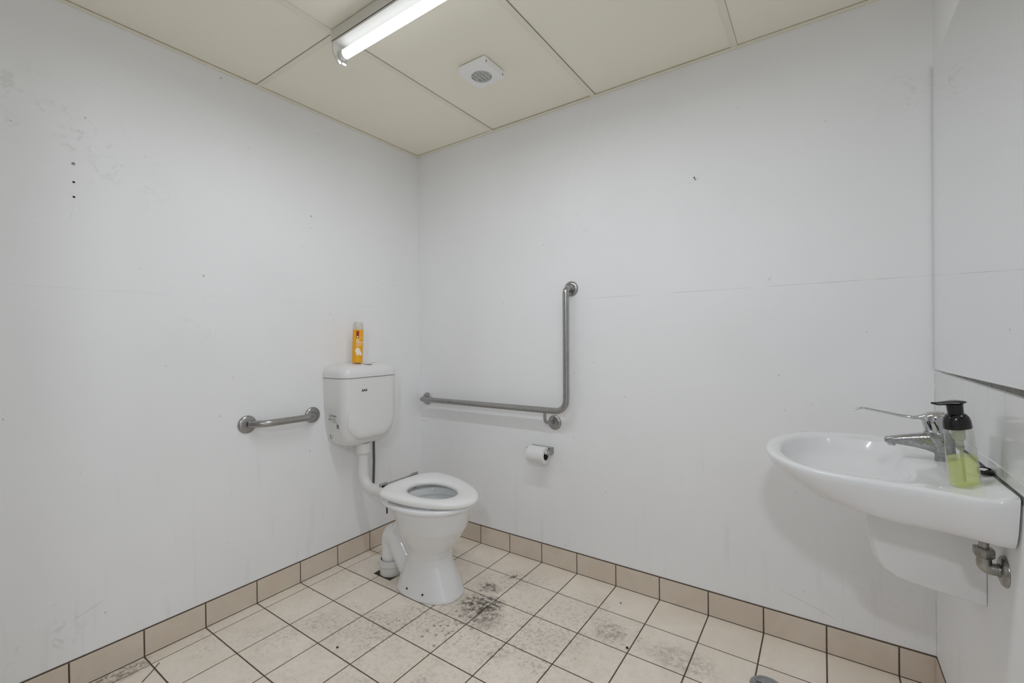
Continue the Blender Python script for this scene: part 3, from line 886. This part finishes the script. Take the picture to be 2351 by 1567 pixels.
# ------------------------------------------------------------------ air freshener can
cb = Vector((0.110, -0.546, 1.0465))
af = thing('air_freshener', 'yellow air freshener spray can with a pale cap on the cistern lid', 'spray can', cb)
cd = Vector((-0.012, 0.058, 1.0)).normalized()
CR = 0.0262
put('can', lathe([(0, CR - 0.003), (0.002, CR), (0.168, CR), (0.170, CR - 0.0008)], cb, cd, 40), M['yellow'], af)
put('cap', lathe([(0.170, CR - 0.0008), (0.172, CR), (0.200, CR - 0.0015), (0.208, CR - 0.004), (0.210, CR - 0.008)], cb, cd, 40), M['cap'], af)
ax1 = Vector((1.0, 0.0, 0.012)).normalized()
ax2 = cd.cross(ax1).normalized()
def on_can(a, h, off=0.0004):
    """a: metres along the circumference to the right as seen from the room, h: height"""
    base = math.atan2(-0.70, 0.71)                 # direction facing the camera
    th = base + a / CR
    return tuple(cb + cd * h + (ax1 * math.cos(th) + ax2 * math.sin(th)) * (CR + off))
def patch(a0, a1, h0, h1, off, n=6):
    return loft([[on_can(a0 + (a1 - a0) * k / n, h, off) for k in range(n + 1)] for h in (h0, h1)], False, False, closed=False)
put('red_tag', patch(-0.004, 0.009, 0.127, 0.163, 0.0003), M['red'], af)
q = text_vf('air', 0.0140, lambda a, b: on_can(-0.004 + a, 0.116 + b), 0.0004, 'LEFT')
put('lettering', q, M['white_print'], af, False)
q = text_vf('freshener', 0.0140, lambda a, b: on_can(-0.004 + a * 0.8, 0.1055 + b), 0.0004, 'LEFT')
put('lettering', q, M['white_print'], af, False)
for h in (0.0945, 0.0875): put('text_line', patch(-0.004, 0.026, h, h + 0.0018, 0.0004), M['white_print'], af)
put('text_line', patch(0.011, 0.026, 0.1295, 0.1310, 0.0004), M['white_print'], af)
def disc(a0, h0, ra, rh, off, n=18):
    rings = [[on_can(a0 + q * ra * math.cos(2 * PI * k / n), h0 + q * rh * math.sin(2 * PI * k / n), off) for k in range(n)] for q in (1.0, 0.75, 0.5, 0.25, 0.02)]
    return loft(rings, False, True)
put('tag_drop', disc(0.0025, 0.1325, 0.0042, 0.0035, 0.0006), M['white_print'], af, False)
parts = [disc(0.0045, 0.061, 0.0125, 0.016, 0.0004)] + [disc(0.013 + 0.004 * k, 0.052 + 0.004 * math.sin(k * 2.3), 0.005, 0.006, 0.0005 + 0.0001 * k) for k in range(3)] + [disc(0.001 + k * 0.008, 0.042 + 0.002 * (k % 2), 0.0035, 0.0045, 0.0005) for k in range(4)]
put('flower_print', merge(parts), M['white_print'], af, False)

# ------------------------------------------------------------------ mirror and splashback
mi = thing('mirror', 'large frameless wall mirror on the right wall above the washbasin', 'mirror', (W, -0.6, 1.043))
box('mirror_glass', (W - 0.0032, W - 0.0014, -1.25, -0.007, 1.0445, 2.022), M['mirror'], mi)
box('backing', (W - 0.0013, W - 0.0003, -1.252, -0.0035, 1.0425, 2.0235), M['seal'], mi)
# thin tapering sealant strip along the lower edge
yy0, yy1 = -0.10, -1.25
def zt(y): return 1.0445 + max(0.0, (-y - 0.16)) * 0.017
V, F = loft([[(W - 0.0045, y, 1.0435), (W - 0.0004, y, 1.0435), (W - 0.0004, y, zt(y)), (W - 0.0045, y, zt(y))] for y in (yy0, -0.16, -0.3, -0.5, -0.8, yy1)])
link_mesh('lower_trim', V, F, M['seal'], mi)

sb = thing('splashback', 'row of white glazed wall tiles between the mirror and washbasin', 'tiles', (W, -0.6, 0.84))
box('grout_bed', (W - 0.0020, W - 0.0003, -1.25, -0.022, 0.8600, 1.0395), M['white_grout'], sb)
yy = -0.0375
edges = [-0.0225, -0.144, -0.2515, -0.359, -0.4685, -0.5795, -0.689, -0.798, -0.907, -1.016, -1.125, -1.234]
for k in range(len(edges) - 1):
    a, b = edges[k + 1] + 0.0012, edges[k] - 0.0012
    for z0, z1 in ((0.8865, 1.0390), (0.8605, 0.8835)):
        mt = Matrix.Translation((W - 0.0032, (a + b) / 2, (z0 + z1) / 2)) @ Matrix.Rotation(-PI / 2, 4, 'Z') @ Matrix.Rotation(PI / 2, 4, 'X')
        tile_obj('tile', 0, 0, b - a, z1 - z0, M['white_tile'], sb, rot=mt, th=0.003)

# ------------------------------------------------------------------ washbasin
YB = -0.455
BX = W - 0.0032
ba = thing('washbasin', 'white ceramic wall-hung washbasin with a half pedestal on the right wall', 'basin', (W, YB, 0.55))
bc = (2.18, YB)
def poly_outer():
    p = []
    n = 40
    for k in range(n + 1):                                   # front curve, from near side to far side
        a = -PI / 2 - PI * k / n
        c, s = math.cos(a), math.sin(a)
        e = 2.15
        rr = (abs(c / 0.229) ** e + abs(s / 0.288) ** e) ** (-1 / e)
        p.append((2.165 + rr * c, YB + rr * s))
    p += [(2.26, YB + 0.292), (2.355, YB + 0.302), (BX, YB + 0.300), (BX, YB - 0.322), (2.35, YB - 0.326), (2.30, YB - 0.312), (2.24, YB - 0.297)]
    return p
def poly_inner():
    p = []
    n = 60
    for k in range(n):
        a = -PI / 2 - 2 * PI * k / n
        c, s = math.cos(a), math.sin(a)
        aa, e = (0.160, 2.1) if c < 0 else (0.120, 4.5)
        rr = (abs(c / aa) ** e + abs(s / 0.247) ** e) ** (-1 / e)
        p.append((2.130 + rr * c, YB + rr * s))
    return p
NB = 96
def resample(poly, ctr):
    """points of the outline on NB rays from ctr"""
    out = []
    m = len(poly)
    for k in range(NB):
        th = 2 * PI * (k + 0.25) / NB
        d = (math.cos(th), math.sin(th))
        best = 0
        for i in range(m):
            x1, y1 = poly[i][0] - ctr[0], poly[i][1] - ctr[1]
            x2, y2 = poly[(i + 1) % m][0] - ctr[0], poly[(i + 1) % m][1] - ctr[1]
            ex, ey = x2 - x1, y2 - y1
            den = d[0] * ey - d[1] * ex
            if abs(den) < 1e-12: continue
            t = (x1 * ey - y1 * ex) / den
            q = (x1 * d[1] - y1 * d[0]) / den
            if t > 0 and -1e-9 <= q <= 1 + 1e-9: best = max(best, t)
        out.append((ctr[0] + best * d[0], ctr[1] + best * d[1]))
    return out
PO = resample(poly_outer(), bc)
PI_ = resample(poly_inner(), bc)
def oring(sx, sy, z, drop=0.0): return [(BX - (BX - x) * sx, YB + (y - YB) * sy, z) for x, y in PO]
def inset(poly, d, z): 
    out = []
    for x, y in poly:
        vx_, vy_ = x - bc[0], y - bc[1]
        L = math.hypot(vx_, vy_)
        nx_ = bc[0] + vx_ * (1 - d / L)
        out.append((min(nx_, BX) if d > 0 else nx_, bc[1] + vy_ * (1 - d / L), z))
    return out
def lift(rg): return [(x, y, z + 0.0155 * max(0.0, min(1.0, (x - 2.335) / 0.032)) ** 1.5 if z > 0.80 else z) for x, y, z in rg]
def iring(s, z, cx=2.13):
    return [(cx + (x - 2.13) * s, YB + (y - YB) * s, z) for x, y in PI_]
Z = 0.842
rings = [oring(0.36, 0.70, 0.736), oring(0.50, 0.84, 0.742), oring(0.68, 0.905, 0.750), oring(0.82, 0.938, 0.764), oring(0.91, 0.962, 0.784), oring(0.968, 0.984, 0.804), oring(0.993, 0.996, 0.824), oring(1, 1, Z - 0.007),
         inset(PO, 0.002, Z - 0.002), inset(PO, 0.006, Z), inset(PO, 0.013, Z + 0.0005)]
mid = [tuple((a + b) / 2 for a, b in zip(p, q)) for p, q in zip(inset(PO, 0.013, Z), iring(1.03, Z))]
rings += [[(x, y, Z - 0.001) for x, y, z in mid], iring(1.03, Z - 0.002), iring(0.985, Z - 0.005), iring(0.955, Z - 0.014), iring(0.90, 0.800), iring(0.80, 0.780), iring(0.62, 0.767), iring(0.38, 0.760), iring(0.15, 0.757)]
V, F = loft([lift(q) for q in rings])
put('bowl', (V, F), M['ceramic'], ba, ang=75)
put('waste_plug', lathe([(0, 0.021), (0.002, 0.021), (0.003, 0.018)], (2.13, YB, 0.7567), (0, 0, 1), 28), M['chrome'], ba)
# half pedestal
prof = [(2.160, 0.745), (2.161, 0.70), (2.165, 0.650), (2.175, 0.606), (2.191, 0.577), (2.216, 0.561), (2.258, 0.552), (W - 0.001, 0.539), (W - 0.001, 0.745)]
yn0, yn1 = YB - 0.098, YB + 0.098
def pring(y, s):
    return [(W - 0.001 - (W - 0.001 - x) * s, y, z + (1 - s) * 0.10 * (0 if z > 0.74 else 1)) for x, z in prof]
put('pedestal', loft([pring(yn0, 0.93), pring(yn0 + 0.004, 0.965), pring(yn0 + 0.014, 0.99), pring(yn0 + 0.03, 1.0), pring(yn1 - 0.03, 1.0), pring(yn1 - 0.004, 0.965), pring(yn1, 0.93)]), M['ceramic'], ba, ang=50)
# dark sealant strip filling the gap along the wall
V, F = loft([[(W - 0.0005, y, 0.842), (W - 0.0038 - t_, y, 0.842), (W - 0.0038 - t_, y, 0.8588), (W - 0.0005, y, 0.8588)] for y, t_ in ((YB + 0.29, 0.0), (YB - 0.02, 0.0005), (YB - 0.14, 0.0006), (YB - 0.24, 0.0006), (YB - 0.300, 0.0002), (YB - 0.322, -0.003))])
link_mesh('sealant', V, F, mat('dark sealant', srgb(122, 120, 115), 0.8, noise=(60, 0.4)), ba)

# basin tap
fc = thing('basin_tap', 'chrome mixer tap with a long thin lever on the washbasin', 'tap', (2.327, YB, Z))
def ell(cx, cz_, rx, ry_, n=28): return [(cx + rx * math.cos(2 * PI * k / n), YB + ry_ * math.sin(2 * PI * k / n), cz_) for k in range(n)]
put('body', loft([ell(2.328, Z - 0.001, 0.0235, 0.0235), ell(2.328, Z + 0.003, 0.0235, 0.0235), ell(2.326, Z + 0.012, 0.0205, 0.0215), ell(2.322, Z + 0.028, 0.0215, 0.021), ell(2.318, Z + 0.045, 0.026, 0.021), ell(2.315, Z + 0.058, 0.029, 0.0215), ell(2.314, Z + 0.068, 0.030, 0.0215), ell(2.314, Z + 0.0705, 0.0285, 0.0205)]), M['chrome_worn'], fc)
def srect(x, z0, z1, hw, e=4.0, n=24):
    zc_, hh = (z0 + z1) / 2, (z1 - z0) / 2
    out = []
    for k in range(n):
        a = 2 * PI * k / n
        c, s = math.cos(a), math.sin(a)
        rr = (abs(c / hw) ** e + abs(s / hh) ** e) ** (-1 / e)
        out.append((x, YB + rr * c, zc_ + rr * s))
    return out
put('spout', loft([srect(2.318, 0.856, 0.9105, 0.0165), srect(2.303, 0.861, 0.910, 0.0165), srect(2.288, 0.8665, 0.9085, 0.0160), srect(2.27, 0.8705, 0.905, 0.0150), srect(2.245, 0.8735, 0.8990, 0.0140), srect(2.222, 0.875, 0.8935, 0.0135), srect(2.211, 0.876, 0.890, 0.0125), srect(2.208, 0.8785, 0.8875, 0.010)]), M['chrome_worn'], fc, ang=50)
put('aerator', lathe([(0, 0.0085), (-0.005, 0.0085), (-0.006, 0.007)], (2.222, YB, 0.8755), (0.05, 0, 1), 22), M['chrome'], fc)
head = put('handle', loft([ell(2.311, 0.9125, 0.0235, 0.019), ell(2.309, 0.918, 0.0235, 0.0195), ell(2.307, 0.932, 0.0248, 0.0205), ell(2.306, 0.944, 0.0262, 0.0215), ell(2.307, 0.952, 0.0255, 0.0205), ell(2.309, 0.9585, 0.0215, 0.0175), ell(2.311, 0.9625, 0.015, 0.0125), ell(2.312, 0.9642, 0.007, 0.006)]), M['chrome'], fc)
lp = [(2.312, YB, 0.9535), (2.295, YB, 0.9535), (2.280, YB, 0.9475), (2.266, YB, 0.9455), (2.24, YB, 0.9485), (2.20, YB, 0.9555), (2.168, YB, 0.9615), (2.160, YB, 0.962), (2.154, YB, 0.9600), (2.143, YB, 0.9555)]
put('lever', tube(lp, [0.014, 0.013, 0.010, 0.0068, 0.0056, 0.005, 0.0046, 0.0045, 0.0045, 0.0042], 18, squash=0.62), M['chrome'], head)
for x, lean in ((2.2945, 0.006), (2.3085, 0.007)):
    q = tube([(x - lean, YB - 0.0215, 0.9405), (x - lean * 0.3, YB - 0.0212, 0.930), (x + 0.002, YB - 0.0202, 0.919)], [0.0014, 0.0017, 0.0009], 8)
    put('groove', q, M['dark'], head)

# soap bottle
bo = Vector((2.3165, -0.690, Z + 0.0035))
sp = thing('soap_bottle', 'clear pump bottle half full of green soap on the washbasin edge', 'bottle', bo)
ang_b = math.atan2(0.569, 0.822)                # broad side turned to the room
ca, sa = math.cos(ang_b), math.sin(ang_b)
def bring(hw, hd, z, e=3.2, n=40, dx=0.0):
    out = []
    for k in range(n):
        a = 2 * PI * k / n
        c, s = math.cos(a), math.sin(a)
        rr = (abs(c / hw) ** e + abs(s / hd) ** e) ** (-1 / e)
        lx, ly = rr * c + dx, rr * s
        out.append((bo.x + lx * ca - ly * sa, bo.y + lx * sa + ly * ca, bo.z + z))
    return out
brow = [(z, a * 0.83, b * 0.88) for z, a, b in [(0.0, 0.0275, 0.0155), (0.003, 0.0305, 0.0185), (0.012, 0.0315, 0.0195), (0.05, 0.0305, 0.0195), (0.09, 0.0285, 0.0190), (0.115, 0.0262, 0.0185), (0.121, 0.0245, 0.0182)]]
put('shell', loft([bring(a, b, z) for z, a, b in brow]), M['clear'], sp)
sh = 0.0015
lrow = [(z, a * 0.83, b * 0.88) for z, a, b in [(0.003, 0.0275, 0.0155), (0.006, 0.0290, 0.0172), (0.03, 0.0295, 0.0180), (0.0605, 0.0285, 0.0178)]]
put('liquid_soap', loft([bring(a, b, z) for z, a, b in lrow]), M['soap'], sp)
put('dip_tube', tube([bo + Vector((0, 0, 0.008)), bo + Vector((0.001, 0, 0.075))], 0.0028, 12), M['milky'], sp)
put('pump_chamber', lathe([(0.074, 0.005), (0.078, 0.0062), (0.094, 0.0065), (0.098, 0.0105), (0.121, 0.0115)], bo, (0, 0, 1), 24), M['milky'], sp)
put('pump_seal', lathe([(0.0795, 0.0068), (0.082, 0.0068)], bo, (0, 0, 1), 20), M['grate'], sp)
crow = [(z, a * 0.86, b * 0.90, e) for z, a, b, e in [(0.1195, 0.0268, 0.0205, 2.4), (0.122, 0.0272, 0.0215, 2.3), (0.134, 0.0265, 0.0220, 2.1), (0.142, 0.0245, 0.0205, 2.0), (0.148, 0.019, 0.017, 2.0), (0.150, 0.0145, 0.014, 2.0)]]
cp = put('collar', loft([bring(a, b, z, e) for z, a, b, e in crow]), M['black'], sp)
put('pump_stem', lathe([(0.149, 0.0125), (0.170, 0.0133)], bo, (0, 0, 1), 28), M['black'], sp)
hd = []
for x, hw, z0, z1 in ((0.0215, 0.003, 0.1705, 0.1725), (0.017, 0.010, 0.1700, 0.1745), (0.008, 0.014, 0.1690, 0.1765), (-0.004, 0.0135, 0.1690, 0.1775), (-0.018, 0.0085, 0.1705, 0.1780), (-0.036, 0.0065, 0.1725, 0.1788), (-0.0430, 0.006, 0.1755, 0.1795)):
    rr_ = []
    for k in range(12):
        a = 2 * PI * k / 12
        ly, lz = hw * math.cos(a), (z0 + z1) / 2 + (z1 - z0) / 2 * max(-1, min(1, 1.25 * math.sin(a)))
        rr_.append((bo.x + x * ca - ly * sa, bo.y + x * sa + ly * ca, bo.z + lz))
    hd.append(rr_)
put('pump_head', loft(hd), M['black'], sp, ang=45)

TILT = math.radians(7.5)                       # leans a little along the basin edge
sp.rotation_mode = 'AXIS_ANGLE'
sp.rotation_axis_angle = (-TILT, -0.569, 0.822, 0.0)

# black ring with a small white buckle
rc = Vector((2.3600, -0.6180, Z + 0.0165))
rg = thing('strap_ring', 'small black strap ring with a white buckle beside the soap bottle', 'strap', rc)
n = 36
rings = []
for dr, z in ((0.0, 0.0), (0.0, 0.010), (-0.0028, 0.010), (-0.0028, 0.0), (0.0, 0.0)):
    rings.append([(rc.x + (0.0120 + dr) * math.cos(2 * PI * k / n), rc.y + (0.020 + dr) * math.sin(2 * PI * k / n), rc.z + z) for k in range(n)])
put('strap', loft(rings, False, False), M['black'], rg)
V, F = merge([boxvf(-0.0055, 0.0055, -0.004, -0.0018, 0, 0.0015), boxvf(-0.0055, 0.0055, 0.0018, 0.004, 0, 0.0015), boxvf(-0.0055, -0.0025, -0.0018, 0.0018, 0, 0.0015), boxvf(0.0025, 0.0055, -0.0018, 0.0018, 0, 0.0015)])
Rm = Matrix.Translation(rc + Vector((-0.006, -0.0150, 0.0105))) @ Matrix.Rotation(math.radians(60), 4, 'Z')
link_mesh('buckle', [Rm @ (Vector(a) * 1.35) for a in V], F, M['plastic'], rg)

# stop valve under the basin
sv = thing('stop_valve', 'tarnished plated stop valve elbow under the washbasin', 'valve', (W, -0.671, 0.675))
fy, fz = -0.675, 0.676
put('wall_flange', lathe([(0.0005, 0.031), (0.002, 0.031), (0.006, 0.028), (0.009, 0.020), (0.0095, 0.012)], (W, fy, fz), (-1, 0, 0), 32), M['brass'], sv)
xe = 2.3455
put('elbow', tube(fillet([(W - 0.003, fy, fz), (xe, fy, fz), (xe, fy, fz + 0.027)], 0.010, 8), 0.0118, 24), M['brass'], sv)
put('elbow_collar', lathe([(0.004, 0.0135), (0.012, 0.0135)], (W, fy, fz), (-1, 0, 0), 24), M['brass'], sv)
put('nut', lathe([(0.022, 0.0135), (0.026, 0.0175), (0.040, 0.0175), (0.042, 0.014)], (xe, fy, fz), (0, 0, 1), 6), M['brass'], sv, False)
put('riser', lathe([(0.040, 0.0080), (0.068, 0.0080)], (xe, fy, fz), (0, 0, 1), 20), M['brass'], sv)
put('compression_ring', lathe([(0.056, 0.0092), (0.060, 0.0092)], (xe, fy, fz), (0, 0, 1), 20), M['dark'], sv)

# ------------------------------------------------------------------ floor waste
dr = thing('floor_drain', 'round grey floor drain grate set in the tiles', 'drain', (1.918, -0.306, 0))
put('rim', lathe([(0.0003, 0.052), (0.003, 0.0515), (0.004, 0.049), (0.0025, 0.044), (0.0025, 0.001)], (1.918, -0.306, 0), (0, 0, 1), 48, True, True), M['grate'], dr)
put('inner_ring', lathe([(0.0026, 0.0425), (0.0036, 0.042), (0.0036, 0.0405), (0.0026, 0.040)], (1.918, -0.306, 0), (0, 0, 1), 48, False, False), M['steel'], dr)
for a in range(3):
    for k in range(-3, 4):
        th = a * PI / 3
        cx, cy = k * 0.009, 0
        if a > 0 and abs(k) > 1: continue
        L = 0.012 if a == 0 else 0.008
        off = 0.0 if a == 0 else 0.026
        q = boxvf(-0.0022, 0.0022, -L, L, 0.00255, 0.0029)
        Rm = Matrix.Translation((1.918, -0.306, 0)) @ Matrix.Rotation(0.5 + th, 4, 'Z') @ Matrix.Translation((cx, off, 0))
        link_mesh('slot', [Rm @ Vector(p) for p in q[0]], q[1], M['gap'], dr)

# ------------------------------------------------------------------ small wall fixings
for z, lab, big in ((1.770, 'grey wall plug, topmost of three fixings on the left wall', True), (1.708, 'dark screw hole, middle one of three on the left wall', False), (1.658, 'dark screw hole, lowest of three on the left wall', False)):
    if big:
        o = put('wall_plug', lathe([(0.0, 0.0050), (0.0015, 0.0048), (0.0015, 0.0026), (0.0004, 0.0024)], (0, -1.576, z), (1, 0, 0), 18), M['grate'], origin=(0, -1.576, z))
    else:
        o = put('screw_hole', lathe([(0.0, 0.0036), (0.0006, 0.0034)], (0, -1.576, z), (1, 0, 0), 16), M['gap'], origin=(0, -1.576, z))
    tag(o, lab, 'plug' if big else 'hole', 'old fixings in a column on the left wall')
nv = merge([tube([(1.644, -0.001, 1.814), (1.642, -0.012, 1.8215)], 0.0013, 10), lathe([(0, 0.0030), (0.0016, 0.0030)], (1.642, -0.0115, 1.821), (-0.1, -0.82, 0.56), 14)])
o = put('nail', nv, M['dark'], origin=(1.644, -0.001, 1.814))
tag(o, 'small dark nail sticking out of the bare back wall', 'nail')

# ------------------------------------------------------------------ debris on the floor
def lump(name, x, y, sx, sy, sz, m, lab, cat, seed):
    rnd = random.Random(seed)
    rings = []
    for z, k in ((0.0002, 0.85), (sz * 0.4, 1.0), (sz * 0.85, 0.7), (sz, 0.25)):
        rings.append([(x + sx * k * math.cos(2 * PI * q / 9) * rnd.uniform(0.75, 1.15), y + sy * k * math.sin(2 * PI * q / 9) * rnd.uniform(0.75, 1.15), z) for q in range(9)])
    o = put(name, loft(rings), m, origin=(x, y, 0), ang=30)
    return tag(o, lab, cat, 'bits of debris on the floor')
lump('pebble', 1.468, -0.378, 0.0058, 0.0058, 0.005, M['dark'], 'tiny black round pebble on the floor tiles before the back wall', 'pebble', 1)
lump('crumb', 1.344, -0.120, 0.0040, 0.0030, 0.003, M['dark'], 'tiny dark crumb on the floor tile nearest the back skirting', 'crumb', 2)
lump('chip', 0.140, -1.289, 0.009, 0.006, 0.002, M['white_print'], 'small pale chip on the floor near the left skirting', 'chip', 3)
lump('crumb', 0.557, -0.980, 0.0062, 0.0050, 0.004, M['crumb'], 'brown crumb in the middle of the open floor', 'crumb', 4)
q = merge([tube([(0.822, -0.222, 0.002), (0.835, -0.200, 0.003), (0.842, -0.180, 0.002)], 0.0013, 8), tube([(0.833, -0.203, 0.003), (0.826, -0.196, 0.006)], 0.0014, 8)])
tag(put('twig', q, M['crumb'], origin=(0.835, -0.2, 0)), 'little dark twig on a tile joint between toilet and back wall', 'twig', 'bits of debris on the floor')
q = tube([(0.087, -1.390, 0.0016), (0.121, -1.424, 0.0018), (0.151, -1.458, 0.0016)], 0.0012, 8)
tag(put('twig', q, M['crumb'], origin=(0.09, -1.42, 0)), 'thin brown twig on the floor at the foot of the left wall', 'twig', 'bits of debris on the floor')
